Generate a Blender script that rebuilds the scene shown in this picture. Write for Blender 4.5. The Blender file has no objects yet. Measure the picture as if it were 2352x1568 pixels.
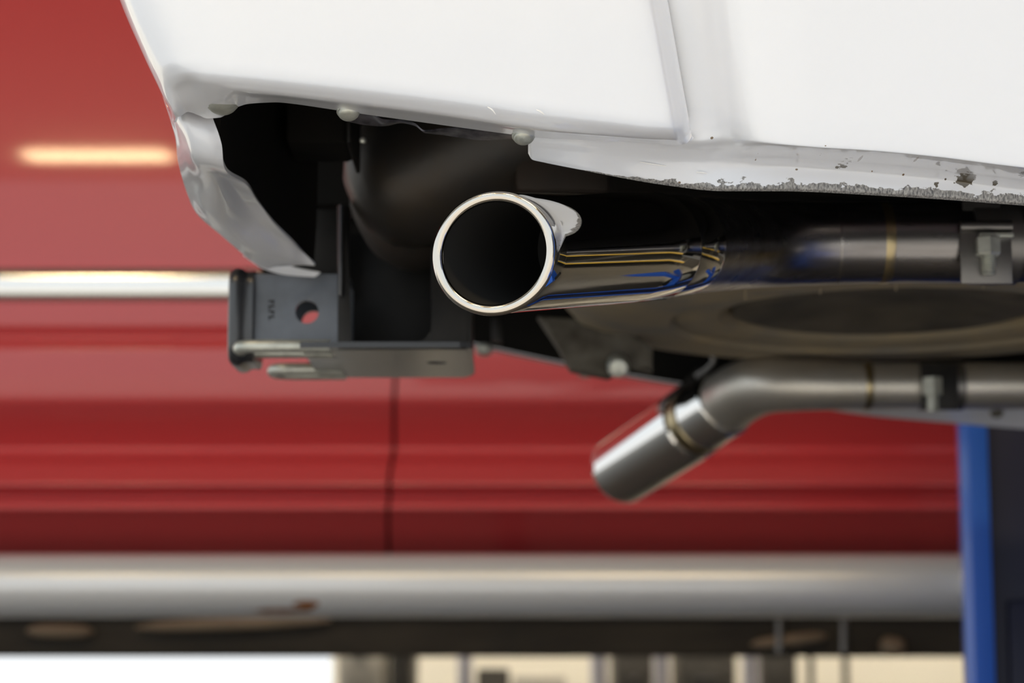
import bpy, bmesh, math, random
import numpy as np
from mathutils import Vector, Matrix
random.seed(4)
S = bpy.context.scene
COL = S.collection
# ------------------------------------------------------------------ camera
F = 4930.0; TH = math.radians(8.5); CAMZ = 0.80
cd = bpy.data.cameras.new('camera'); cam = bpy.data.objects.new('camera', cd); COL.objects.link(cam)
cam.location = (0, 0, CAMZ); cam.rotation_euler = (math.radians(90) + TH, 0, 0)
cd.sensor_width = 36.0; cd.lens = F/2352*36.0; cd.clip_start = 0.05; cd.clip_end = 200
cd.dof.use_dof = True; cd.dof.focus_distance = 1.70; cd.dof.aperture_fstop = 5.2
S.camera = cam
# ------------------------------------------------------------------ view
S.view_settings.view_transform = 'Standard'; S.view_settings.look = 'None'
S.view_settings.gamma = 1; S.view_settings.use_curve_mapping = False
S.view_settings.exposure = -0.32
# ------------------------------------------------------------------ sky
W = bpy.data.worlds.new('sky'); S.world = W; W.use_nodes = True
nt = W.node_tree; nt.nodes.clear()
wo = nt.nodes.new('ShaderNodeOutputWorld'); bg = nt.nodes.new('ShaderNodeBackground')
tc = nt.nodes.new('ShaderNodeTexCoord'); sx = nt.nodes.new('ShaderNodeSeparateXYZ'); cr = nt.nodes.new('ShaderNodeValToRGB')
nt.links.new(tc.outputs['Generated'], sx.inputs[0]); nt.links.new(sx.outputs['Z'], cr.inputs[0])
nt.links.new(cr.outputs[0], bg.inputs[0]); nt.links.new(bg.outputs[0], wo.inputs[0])
e = cr.color_ramp.elements
e[0].position = 0.0; e[0].color = (0.91, 0.94, 0.96, 1)
e[1].position = 0.35; e[1].color = (0.84, 0.93, 1.0, 1)
e.new(0.12).color = (0.90, 0.95, 0.99, 1)
bg.inputs[1].default_value = 1.55
# sunshine falling steeply on the forecourt in front of the bay (the roof keeps it off the cars)
sd = bpy.data.lights.new('sun', 'SUN'); sd.energy = 9.0; sd.angle = math.radians(0.6); sd.color = (1.0, 0.985, 0.975)
sun = bpy.data.objects.new('sun', sd); COL.objects.link(sun); sun.rotation_euler = (math.radians(25), math.radians(-8), 0); sun.location = (0, -6, 9)

def P(px, py, Y):
    u = (px-1176)/F; v = (784-py)/F
    dy = math.cos(TH)-v*math.sin(TH); dz = math.sin(TH)+v*math.cos(TH)
    t = Y/dy
    return Vector((u*t, Y, CAMZ+dz*t))

# ------------------------------------------------------------------ materials
def lin(c):
    return tuple((x/12.92 if x <= 0.04045 else ((x+0.055)/1.055)**2.4) for x in [k/255 for k in c])
MATS = {}
def mat(name, rgb, rough=0.5, metal=0.0, coat=0.0, coat_rough=0.05, spec=0.5, var=0.0, vscale=20.0, rgb2=None, emit=None, es=0.0, aniso=0.0, bump=0.0, bscale=200.0, stretch=None, flake=0.0):
    m = bpy.data.materials.new(name); m.use_nodes = True
    n = m.node_tree.nodes; l = m.node_tree.links; b = n['Principled BSDF']
    c = lin(rgb) + (1,)
    b.inputs['Base Color'].default_value = c
    b.inputs['Roughness'].default_value = rough; b.inputs['Metallic'].default_value = metal
    b.inputs['Coat Weight'].default_value = coat; b.inputs['Coat Roughness'].default_value = coat_rough
    b.inputs['Specular IOR Level'].default_value = spec
    b.inputs['Anisotropic'].default_value = aniso
    if emit:
        b.inputs['Emission Color'].default_value = lin(emit)+(1,); b.inputs['Emission Strength'].default_value = es
    if var > 0 or bump > 0:
        g = n.new('ShaderNodeNewGeometry'); mp = n.new('ShaderNodeMapping'); l.new(g.outputs['Position'], mp.inputs[0])
        if stretch: mp.inputs['Scale'].default_value = stretch
    if var > 0:
        no = n.new('ShaderNodeTexNoise'); no.inputs['Scale'].default_value = vscale; no.inputs['Detail'].default_value = 6
        l.new(mp.outputs[0], no.inputs['Vector'])
        r = n.new('ShaderNodeValToRGB'); l.new(no.outputs[0], r.inputs[0])
        r.color_ramp.elements[0].position = 0.5-0.22; r.color_ramp.elements[1].position = 0.5+0.22
        c2 = lin(rgb2) if rgb2 else tuple(x*(1-var) for x in lin(rgb))
        r.color_ramp.elements[0].color = c; r.color_ramp.elements[1].color = c2+(1,)
        l.new(r.outputs[0], b.inputs['Base Color'])
        rr = n.new('ShaderNodeMapRange'); l.new(no.outputs[0], rr.inputs[0])
        rr.inputs['To Min'].default_value = max(0, rough-0.08*var); rr.inputs['To Max'].default_value = min(1, rough+0.15*var)
        l.new(rr.outputs[0], b.inputs['Roughness'])
    if bump > 0:
        nb = n.new('ShaderNodeTexNoise'); nb.inputs['Scale'].default_value = bscale; l.new(mp.outputs[0], nb.inputs['Vector'])
        bp = n.new('ShaderNodeBump'); bp.inputs['Strength'].default_value = bump; bp.inputs['Distance'].default_value = 0.001
        l.new(nb.outputs[0], bp.inputs['Height']); l.new(bp.outputs[0], b.inputs['Normal'])
    MATS[name] = m
    return m

def chips(m, spots, rgb, nscale=260.0, jag=0.8):
    """irregular chips of another colour at fixed places on the surface: spots = [(centre, (rx, ry, rz))]"""
    n = m.node_tree.nodes; l = m.node_tree.links; b = n['Principled BSDF']
    src = b.inputs['Base Color'].links[0].from_socket if b.inputs['Base Color'].links else None
    g = n.new('ShaderNodeNewGeometry')
    no = n.new('ShaderNodeTexNoise'); no.inputs['Scale'].default_value = nscale; no.inputs['Detail'].default_value = 5
    l.new(g.outputs['Position'], no.inputs['Vector'])
    acc = None
    for c, s in spots:
        sb = n.new('ShaderNodeVectorMath'); sb.operation = 'SUBTRACT'; l.new(g.outputs['Position'], sb.inputs[0]); sb.inputs[1].default_value = c
        ml = n.new('ShaderNodeVectorMath'); ml.operation = 'DIVIDE'; l.new(sb.outputs[0], ml.inputs[0]); ml.inputs[1].default_value = s
        ln = n.new('ShaderNodeVectorMath'); ln.operation = 'LENGTH'; l.new(ml.outputs[0], ln.inputs[0])
        if acc is None: acc = ln.outputs['Value']
        else:
            mi = n.new('ShaderNodeMath'); mi.operation = 'MINIMUM'; l.new(acc, mi.inputs[0]); l.new(ln.outputs['Value'], mi.inputs[1]); acc = mi.outputs[0]
    ma = n.new('ShaderNodeMath'); ma.operation = 'MULTIPLY_ADD'; l.new(no.outputs[0], ma.inputs[0]); ma.inputs[1].default_value = jag*2; l.new(acc, ma.inputs[2])
    lt = n.new('ShaderNodeMath'); lt.operation = 'LESS_THAN'; l.new(ma.outputs[0], lt.inputs[0]); lt.inputs[1].default_value = 1.0+jag*0.55
    mix = n.new('ShaderNodeMix'); mix.data_type = 'RGBA'
    l.new(lt.outputs[0], mix.inputs['Factor'])
    if src: l.new(src, mix.inputs['A'])
    else: mix.inputs['A'].default_value = b.inputs['Base Color'].default_value
    mix.inputs['B'].default_value = lin(rgb)+(1,)
    l.new(mix.outputs['Result'], b.inputs['Base Color'])
    return lt.outputs[0]

PAINT = (226, 229, 235)
M_white = mat('white_paint', PAINT, rough=0.30, coat=1.0, coat_rough=0.03)
M_white2 = mat('white_paint_side', PAINT, rough=0.30, coat=1.0, coat_rough=0.03)
M_black = mat('black_steel', (14, 14, 14), rough=0.45, spec=0.3, var=0.6, vscale=25, rgb2=(34, 32, 29))
M_gloss = mat('hitch_black_coat', (40, 42, 46), rough=0.35, coat=0.6, coat_rough=0.2, bump=0.15, bscale=500)
M_recv = mat('receiver_sky_sheen', (112, 120, 132), rough=0.34, coat=0.5, coat_rough=0.2, var=0.4, vscale=11, rgb2=(62, 65, 70))  # pale blue-grey base stands in for sky sheen on black paint
M_soot = mat('soot', (18, 17, 16), rough=0.75)
M_under = mat('underbody_coating', (14, 14, 13), rough=0.8, spec=0.12, var=0.6, vscale=14, rgb2=(22, 20, 17))
M_chrome = mat('polished_steel', (226, 224, 220), rough=0.035, metal=1.0)
M_lip = mat('polished_rim', (212, 206, 196), rough=0.14, metal=1.0)
M_brush = mat('brushed_steel', (150, 148, 148), rough=0.27, metal=1.0, var=0.45, vscale=6, stretch=(1, 12, 12), rgb2=(112, 108, 106))
M_brush2 = mat('satin_steel_elbow', (208, 204, 197), rough=0.38, metal=0.8, var=0.3, vscale=8, rgb2=(180, 175, 164))
M_weld = mat('heat_tinted_weld', (168, 154, 122), rough=0.3, metal=1.0)
M_zinc = mat('zinc_plated', (204, 207, 198), rough=0.34, metal=0.6, var=0.3, vscale=90, bump=0.2, bscale=900)
M_strap = mat('worn_steel_strip', (160, 160, 170), rough=0.3, metal=0.9, var=0.6, vscale=70, rgb2=(50, 50, 58))
M_clamp = mat('clamp_steel', (120, 118, 116), rough=0.38, metal=0.9)
M_muff = mat('dusty_muffler_steel', (50, 50, 50), rough=0.40, metal=0.5, var=0.6, vscale=16, rgb2=(60, 52, 42), bump=0.3, bscale=90)
M_rustpipe = mat('rusty_heat_shield', (44, 33, 24), rough=0.7, var=0.5, vscale=20, rgb2=(28, 24, 20))
M_tire = mat('dusty_rubber', (118, 112, 102), rough=0.9, var=0.5, vscale=11, rgb2=(150, 134, 104), bump=0.4, bscale=60)
M_disc = mat('dirty_dark_steel', (92, 84, 70), rough=0.8, var=0.6, vscale=14, rgb2=(58, 53, 45))
M_dust = mat('dusty_bracket', (108, 104, 94), rough=0.8, var=0.8, vscale=30, rgb2=(60, 54, 44), bump=0.4, bscale=60)
M_red = mat('red_paint', (202, 66, 68), rough=0.42, coat=0.75, coat_rough=0.06)
M_redchrome = mat('chrome_trim', (225, 224, 220), rough=0.14, metal=1.0)
M_tube = mat('running_board_steel', (226, 227, 228), rough=0.34, metal=0.30, coat=0.8, coat_rough=0.12)
M_frame = mat('truck_chassis_dirt', (62, 56, 46), rough=0.8, var=0.5, vscale=5, rgb2=(40, 36, 31), stretch=(1, 3, 3))
M_frame2 = mat('pale_dusty_metal', (140, 124, 104), rough=0.6, var=0.4, vscale=6)
M_blue = mat('blue_lift_paint', (46, 104, 210), rough=0.45, spec=0.3)
M_blue2 = mat('glossy_blue_lift_paint', (46, 104, 210), rough=0.3, coat=1.0, coat_rough=0.15)
M_navy = mat('lift_channel_shade_navy', (20, 26, 62), rough=0.5, var=0.3, vscale=3)  # navy base carries the shade inside the blue channel
M_rub = mat('black_rubber', (22, 22, 22), rough=0.8)
M_floor = mat('concrete_floor', (173, 169, 161), rough=0.6, var=0.3, vscale=1.5, rgb2=(155, 150, 141))
M_floor2 = mat('workshop_floor_paint', (100, 97, 92), rough=0.45, var=0.3, vscale=1.5, rgb2=(94, 91, 85))
M_wall = mat('cream_wall', (246, 239, 222), rough=0.7, var=0.08, vscale=2)
M_dark = mat('dark_wall', (52, 50, 48), rough=0.7, var=0.3, vscale=2)
M_ceil = mat('ceiling_panels', (120, 116, 110), rough=0.8, var=0.2, vscale=2)
M_lamp = mat('lamp_tube', (255, 236, 200), rough=0.5, emit=(255, 222, 168), es=60.0)
M_wallfill = mat('back_wall_fill_glow', (255, 248, 235), rough=0.5, emit=(255, 244, 224), es=130.0)  # glow of the added lamps that lift the back wall
M_grey = mat('grey_cabinet_paint', (186, 180, 168), rough=0.5, var=0.1, vscale=4)
M_dgrey = mat('dark_grey_machine', (70, 66, 60), rough=0.6, var=0.3, vscale=5)
M_pale = mat('pale_lilac_grey', (200, 196, 204), rough=0.4, var=0.1, vscale=5)
M_yellow = mat('yellow_paint', (214, 176, 52), rough=0.5, var=0.1, vscale=5)

# ------------------------------------------------------------------ object helpers
def tag(o, label=None, cat=None, group=None, kind=None):
    if label: o['label'] = label
    if cat: o['category'] = cat
    if group: o['group'] = group
    if kind: o['kind'] = kind
    return o
def thing(name, label, cat, loc, group=None):
    o = bpy.data.objects.new(name, None); COL.objects.link(o); o.location = loc
    o.empty_display_size = 0.05
    return tag(o, label, cat, group)
def wloc(o):
    v = Vector((0, 0, 0))
    while o: v += o.location; o = o.parent
    return v
def obj(name, bm, m, parent=None, smooth=True, angle=35, label=None):
    """link bm (world coordinates) as one mesh; origin at its own centre"""
    bmesh.ops.recalc_face_normals(bm, faces=bm.faces)
    me = bpy.data.meshes.new(name)
    if len(bm.verts):
        c = sum((v.co for v in bm.verts), Vector())/len(bm.verts)
    else: c = Vector()
    for v in bm.verts: v.co -= c
    bm.to_mesh(me); bm.free(); me.materials.append(m)
    if smooth:
        me.shade_smooth()
        me.set_sharp_from_angle(angle=math.radians(angle))
    o = bpy.data.objects.new(name, me); COL.objects.link(o)
    if parent:
        o.parent = parent; o.location = c - wloc(parent)
    else: o.location = c
    if label: o['label'] = label
    return o
def struct(name, bm, m):
    return tag(obj(name, bm, m, None, smooth=False), kind='structure')

def pchip(Y, n):
    """monotone interpolation of the rows of Y (k x d) to n samples"""
    Y = np.asarray(Y, float); k = len(Y)
    if k == 2:
        t = np.linspace(0, 1, n)[:, None]; return Y[0]*(1-t)+Y[1]*t
    d = np.diff(Y, axis=0); m = np.zeros_like(Y)
    a, b = d[:-1], d[1:]
    with np.errstate(divide='ignore', invalid='ignore'):
        h = np.where(a*b > 0, 2*a*b/(a+b), 0.0)
    m[1:-1] = h; m[0] = d[0]; m[-1] = d[-1]
    x = np.linspace(0, k-1, n); i = np.minimum(x.astype(int), k-2); t = (x-i)[:, None]
    return ((2*t**3-3*t**2+1)*Y[i] + (t**3-2*t**2+t)*m[i] + (-2*t**3+3*t**2)*Y[i+1] + (t**3-t**2)*m[i+1])
def catmull(Y, n):
    Y = np.asarray(Y, float); k = len(Y)
    if k == 2:
        t = np.linspace(0, 1, n)[:, None]; return Y[0]*(1-t)+Y[1]*t
    m = np.zeros_like(Y); m[1:-1] = (Y[2:]-Y[:-2])/2; m[0] = Y[1]-Y[0]; m[-1] = Y[-1]-Y[-2]
    x = np.linspace(0, k-1, n); i = np.minimum(x.astype(int), k-2); t = (x-i)[:, None]
    return ((2*t**3-3*t**2+1)*Y[i] + (t**3-2*t**2+t)*m[i] + (-2*t**3+3*t**2)*Y[i+1] + (t**3-t**2)*m[i+1])
def grid_pts(cols, nu, nv, fn=None):
    """cols: key sections, each a list of (px,py,Y); returns nu x nv world points"""
    A = np.array([[tuple(P(*q)) for q in c] for c in cols])
    rows = np.array([pchip(A[i], nv) for i in range(len(A))])
    out = np.array([(fn or pchip)(rows[:, j], nu) for j in range(nv)])   # nv x nu x 3
    return out.transpose(1, 0, 2)
def sheet(bm, G, th=0.002, edge_attr=None, flip=False):
    """a sheet with real thickness th, pushed to the +Y/back side along normals"""
    nu, nv, _ = G.shape
    du = np.gradient(G, axis=0); dv = np.gradient(G, axis=1)
    N = np.cross(du, dv); N /= (np.linalg.norm(N, axis=2)[..., None]+1e-12)
    if flip: N = -N
    B = G + N*th
    va = [[bm.verts.new(G[i, j]) for j in range(nv)] for i in range(nu)]
    vb = [[bm.verts.new(B[i, j]) for j in range(nv)] for i in range(nu)]
    for i in range(nu-1):
        for j in range(nv-1):
            bm.faces.new((va[i][j], va[i+1][j], va[i+1][j+1], va[i][j+1]))
            bm.faces.new((vb[i][j], vb[i][j+1], vb[i+1][j+1], vb[i+1][j]))
    for i in range(nu-1):
        for j in (0, nv-1):
            bm.faces.new((va[i][j], va[i+1][j], vb[i+1][j], vb[i][j]))
    for j in range(nv-1):
        for i in (0, nu-1):
            bm.faces.new((va[i][j], va[i][j+1], vb[i][j+1], vb[i][j]))
    return va
def patch(name, cols, nu, nv, m, parent, th=0.002, flip=False, angle=50, attr=False, label=None, fn=None):
    bm = bmesh.new(); G = grid_pts(cols, nu, nv, fn)
    lay = bm.verts.layers.float.new('edge') if attr else None
    va = sheet(bm, G, th, flip=flip)
    if attr:
        for v in bm.verts: v[lay] = 1.0
        for i in range(nu):
            d = 0.0
            for j in range(nv-1, -1, -1):
                if j < nv-1: d += float(np.linalg.norm(G[i, j+1]-G[i, j]))
                va[i][j][lay] = min(d, 1.0)
    return obj(name, bm, m, parent, angle=angle, label=label)

def box(bm, x0, x1, y0, y1, z0, z1, bev=0.0, seg=2):
    r = bmesh.ops.create_cube(bm, size=1.0)
    for v in r['verts']:
        v.co = Vector(((x0+x1)/2+v.co.x*(x1-x0), (y0+y1)/2+v.co.y*(y1-y0), (z0+z1)/2+v.co.z*(z1-z0)))
    if bev > 0:
        es = list({e for v in r['verts'] for e in v.link_edges})
        bmesh.ops.bevel(bm, geom=es, offset=bev, segments=seg, affect='EDGES', profile=0.5)
def frame_from(d, up=Vector((0, 0, 1))):
    d = d.normalized()
    a = up.cross(d)
    if a.length < 1e-4: a = Vector((1, 0, 0)).cross(d)
    a.normalize(); return a, d.cross(a).normalized()
def sweep(bm, pts, rad, n=32, steps=None, caps=True, wall=0.0, interp=True):
    """round tube along a smooth path"""
    pr = np.array([list(p)+[r] for p, r in zip(pts, rad)])
    if interp:
        q = catmull(pr, steps or (len(pts)*8))
    else: q = pr
    T = np.gradient(q[:, :3], axis=0)
    a = None; rings = []
    for k in range(len(q)):
        t = Vector(T[k]).normalized()
        if a is None: a, _ = frame_from(t)
        a = (a - t*a.dot(t)).normalized(); b = t.cross(a)
        c = Vector(q[k, :3]); r = max(q[k, 3], 1e-5)
        rings.append([bm.verts.new(c+a*(r*math.cos(2*math.pi*i/n))+b*(r*math.sin(2*math.pi*i/n))) for i in range(n)])
    for k in range(len(rings)-1):
        for i in range(n):
            j = (i+1) % n
            bm.faces.new((rings[k][i], rings[k][j], rings[k+1][j], rings[k+1][i]))
    if caps:
        bm.faces.new(rings[0][::-1]); bm.faces.new(rings[-1])
    return rings
def lathe(bm, c, axis, prof, n=48, close=False):
    """prof = [(radius, along axis)]"""
    a, b = frame_from(Vector(axis)); ax = Vector(axis).normalized(); c = Vector(c)
    rings = []
    for r, h in prof:
        rings.append([bm.verts.new(c+ax*h+a*(r*math.cos(2*math.pi*i/n))+b*(r*math.sin(2*math.pi*i/n))) for i in range(n)])
    m = len(rings)
    for k in range(m if close else m-1):
        for i in range(n):
            j = (i+1) % n
            bm.faces.new((rings[k][i], rings[k][j], rings[(k+1) % m][j], rings[(k+1) % m][i]))
    if not close:
        if prof[0][0] > 1e-6: bm.faces.new(rings[0][::-1])
        if prof[-1][0] > 1e-6: bm.faces.new(rings[-1])
def prism(bm, poly, vec, bev=0.0):
    """extrude a planar polygon (world points) by vec"""
    vec = Vector(vec)
    f0 = [bm.verts.new(Vector(p)) for p in poly]; f1 = [bm.verts.new(Vector(p)+vec) for p in poly]
    fa = bm.faces.new(f0); bm.faces.new(f1[::-1]); n = len(poly)
    for i in range(n):
        j = (i+1) % n; bm.faces.new((f0[i], f0[j], f1[j], f1[i]))
    if bev > 0:
        es = [e for e in {e for v in f0 for e in v.link_edges} if e.verts[0] in f0 and e.verts[1] in f0]
        bmesh.ops.bevel(bm, geom=es, offset=bev, segments=2, affect='EDGES', profile=0.5)
def holed(bm, o, eu, ev, w, h, hc, hr, thv, n=32):
    """rectangular plate (corner o, unit axes eu/ev, size w x h) with a round hole; thickness vector thv"""
    o = Vector(o); eu = Vector(eu); ev = Vector(ev); thv = Vector(thv)
    out = []
    for i in range(n):
        t = 2*math.pi*(i+0.5)/n - math.pi
        cx, cy = math.cos(t), math.sin(t)
        ks = []
        if cx > 1e-9: ks.append((w-hc[0])/cx)
        if cx < -1e-9: ks.append(-hc[0]/cx)
        if cy > 1e-9: ks.append((h-hc[1])/cy)
        if cy < -1e-9: ks.append(-hc[1]/cy)
        k = min(ks); out.append([hc[0]+cx*k, hc[1]+cy*k])
    for c in ((0, 0), (w, 0), (w, h), (0, h)):
        i = min(range(n), key=lambda q: (out[q][0]-c[0])**2+(out[q][1]-c[1])**2); out[i] = list(c)
    inn = [(hc[0]+hr*math.cos(2*math.pi*(i+0.5)/n-math.pi), hc[1]+hr*math.sin(2*math.pi*(i+0.5)/n-math.pi)) for i in range(n)]
    L = []
    for off in (Vector(), thv):
        L.append([bm.verts.new(o+eu*p[0]+ev*p[1]+off) for p in out]); L.append([bm.verts.new(o+eu*p[0]+ev*p[1]+off) for p in inn])
    for i in range(n):
        j = (i+1) % n
        bm.faces.new((L[0][i], L[0][j], L[1][j], L[1][i])); bm.faces.new((L[2][i], L[3][i], L[3][j], L[2][j]))
        bm.faces.new((L[0][i], L[2][i], L[2][j], L[0][j])); bm.faces.new((L[1][i], L[1][j], L[3][j], L[3][i]))

# ================================================================== SETTING
bm = bmesh.new(); box(bm, -9, 9, 1.1, 14, -0.1, 0); struct('floor', bm, M_floor2)
bm = bmesh.new(); box(bm, -14, 14, -16, 1.1, -0.1, 0); struct('floor_forecourt', bm, M_floor)
bm = bmesh.new(); box(bm, -6, 9, -0.8, 11.2, 4.0, 4.15); struct('ceiling', bm, M_ceil)
WB = 9.0
bm = bmesh.new()
xo = P(762, 1530, WB).x
box(bm, xo, 9, WB, WB+0.15, 0, 4.0)
box(bm, -9, xo-3.2, WB, WB+0.15, 0, 4.0)
box(bm, xo-3.2, xo, WB, WB+0.15, 2.6, 4.0)
struct('wall_back', bm, M_wall)
bm = bmesh.new(); box(bm, 6.0, 6.15, -5, 9, 0, 4.0); struct('wall_right', bm, M_dark)
# unseen rack, added so the exhaust tip mirrors yellow stripes
rk = thing('reflection_rack', 'yellow and grey rack out of view, added for the reflections in the exhaust tip', 'rack', (5.6, 4.4, 0))
for y in (2.6, 4.4, 6.2):
    for x in (5.25, 5.9):
        bm = bmesh.new(); box(bm, x-0.03, x+0.03, y-0.03, y+0.03, 0, 2.4, 0.004); obj('upright', bm, M_clamp, rk)
for z in (0.5, 1.25, 2.0):
    bm = bmesh.new(); box(bm, 5.20, 5.26, 2.57, 6.23, z-0.10, z, 0.004); obj('beam', bm, M_yellow, rk)
    bm = bmesh.new(); box(bm, 5.24, 5.93, 2.57, 6.23, z, z+0.02, 0.004); obj('shelf', bm, M_grey, rk)
# ceiling lamps (long tube fittings); the back row is added to brighten the wall
def lamp(x, y, L, label, m=None):
    t = thing('ceiling_lamp', label, 'lamp', (x, y, 3.99), 'lamps under the ceiling')
    b = bmesh.new(); box(b, x-L/2-0.03, x+L/2+0.03, y-0.12, y+0.12, 3.93, 4.0, 0.01); obj('housing', b, M_ceil, t)
    b = bmesh.new(); box(b, x-L/2, x+L/2, y-0.08, y+0.08, 3.86, 3.93, 0.02); obj('diffuser', b, m or M_lamp, t)
lamp(-1.78, 0.25, 0.62, 'short warm lamp on the ceiling, front left')
lamp(-0.62, 0.25, 0.42, 'smallest warm lamp on the ceiling, front row middle')
lamp(0.62, 0.25, 1.0, 'long warm lamp on the ceiling, front right')
lamp(-2.1, 7.6, 2.4, 'unseen fill lamp added to brighten the back wall, left one of three', M_wallfill)
lamp(1.0, 7.6, 2.4, 'unseen fill lamp added to brighten the back wall, middle one of three', M_wallfill)
lamp(4.1, 7.6, 2.4, 'unseen fill lamp added to brighten the back wall, right one of three', M_wallfill)

# ================================================================== WHITE SUV
SUV = thing('white_car', 'white car with chrome exhaust tips and tow hitch, raised on the lift', 'car', (0.3, 2.35, CAMZ+0.25))

# ---- bumper corner (A)
def colA(x_top, x_bot, yc, ye, yend, Yf, Yend, xo_=0):
    # rows: far above, above, frame top, mid, start of the bottom roll, roll, edge, flange inner edge
    def xx(py): return x_top + (x_bot-x_top)*max(min(py, 340), -400)/300.0
    return [(xx(-400), -900, Yf+0.03), (xx(-420), -420, Yf+0.02), (xx(-60), -60, Yf+0.004), (xx(100), 100, Yf), (xx(yc-30), yc-30, Yf), (xx(yc), yc, Yf+0.002),
            (xx((yc+ye)/2), (yc+ye)/2+4, Yf+0.010), (xx(ye), ye, Yf+0.020), ((xx(ye)+xx(yend))/2, (ye+yend)/2, (Yf+0.02+Yend)/2), (xx(yend), yend, Yend)]
A = [
 [(225,-900,1.83),(225,-300,1.80),(260,-60,1.77),(322,104,1.745),(352,170,1.74),(372,215,1.74),(380,236,1.74),(388,256,1.742),(393,270,1.744),(398,282,1.746)],
 [(215,-900,1.76),(215,-300,1.74),(256,-60,1.715),(318,100,1.70),(345,160,1.70),(366,200,1.70),(378,222,1.70),(392,242,1.702),(400,254,1.705),(410,268,1.715)],
 [(250,-900,1.71),(250,-300,1.69),(290,-60,1.67),(345,90,1.665),(368,146,1.665),(384,176,1.668),(396,196,1.675),(407,212,1.684),(420,238,1.70),(432,257,1.715)],
 [(320,-900,1.69),(320,-300,1.665),(361,-60,1.648),(398,90,1.645),(410,140,1.645),(420,165,1.648),(427,182,1.657),(433,196,1.668),(446,234,1.695),(457,265,1.72)],
 colA(456, 478, 165, 199, 272, 1.637, 1.723),
 colA(498, 505, 168, 203, 270, 1.634, 1.722),
 colA(545, 545, 172, 208, 246, 1.632, 1.705),
 colA(575, 575, 174, 211, 238, 1.631, 1.700),
 colA(630, 630, 180, 216, 235, 1.630, 1.695),
 colA(800, 800, 198, 236, 257, 1.628, 1.69),
 colA(1000, 1000, 222, 262, 285, 1.628, 1.69),
 colA(1200, 1200, 252, 292, 312, 1.630, 1.69),
 colA(1250, 1260, 260, 300, 318, 1.630, 1.688),
 colA(1380, 1400, 276, 312, 324, 1.632, 1.682),
 colA(1460, 1500, 288, 320, 331, 1.634, 1.678),
 colA(1490, 1545, 290, 322, 334, 1.637, 1.676),
 colA(1512, 1566, 286, 318, 331, 1.646, 1.674),
 colA(1526, 1580, 278, 308, 322, 1.657, 1.676),
 colA(1533, 1587, 270, 298, 310, 1.668, 1.680),
 colA(1533, 1586, 268, 294, 304, 1.682, 1.690),
]
# ---- the rear cover running away from the camera towards the middle of the car
bumper = patch('bumper_cover', A, 260, 70, M_white, SUV, 0.003, flip=False)
C = [
 [(366,170,1.785),(392,196,1.78),(425,222,1.77),(452,236,1.765),(482,244,1.765)],
 [(380,215,1.77),(400,240,1.755),(430,256,1.745),(455,264,1.745),(486,266,1.745)],
 [(409,308,1.79),(425,312,1.765),(450,318,1.745),(478,320,1.742),(505,322,1.746)],
 [(416,370,1.83),(432,364,1.80),(458,366,1.772),(488,374,1.770),(520,384,1.776)],
 [(432,432,1.90),(456,422,1.865),(488,412,1.835),(525,405,1.855),(566,416,1.875)],
 [(457,485,1.96),(482,478,1.925),(515,462,1.91),(555,450,1.93),(592,458,1.95)],
 [(508,532,2.00),(528,524,1.985),(556,508,1.985),(592,496,1.99),(630,508,2.005)],
 [(566,583,2.06),(584,574,2.05),(612,556,2.045),(640,540,2.045),(672,550,2.055)],
 [(604,608,2.10),(622,600,2.095),(650,590,2.09),(672,584,2.09),(697,577,2.095)],
 [(624,606,2.12),(650,604,2.118),(676,603,2.115),(696,602,2.115),(724,604,2.115)],
]
patch('lower_bumper_cover', C, 90, 30, M_white, SUV, 0.003, fn=catmull, label='white lower bumper cover sweeping in towards the hitch')
C2 = [[(560,582,2.16),(574,584,2.16),(592,586,2.16)], [(604,612,2.18),(622,610,2.18),(640,600,2.18)],
      [(650,626,2.19),(668,622,2.19),(684,614,2.19)], [(720,634,2.20),(728,630,2.20),(735,624,2.20)]]
patch('far_bumper_edge', C2, 24, 8, M_white, SUV, 0.003)

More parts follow.
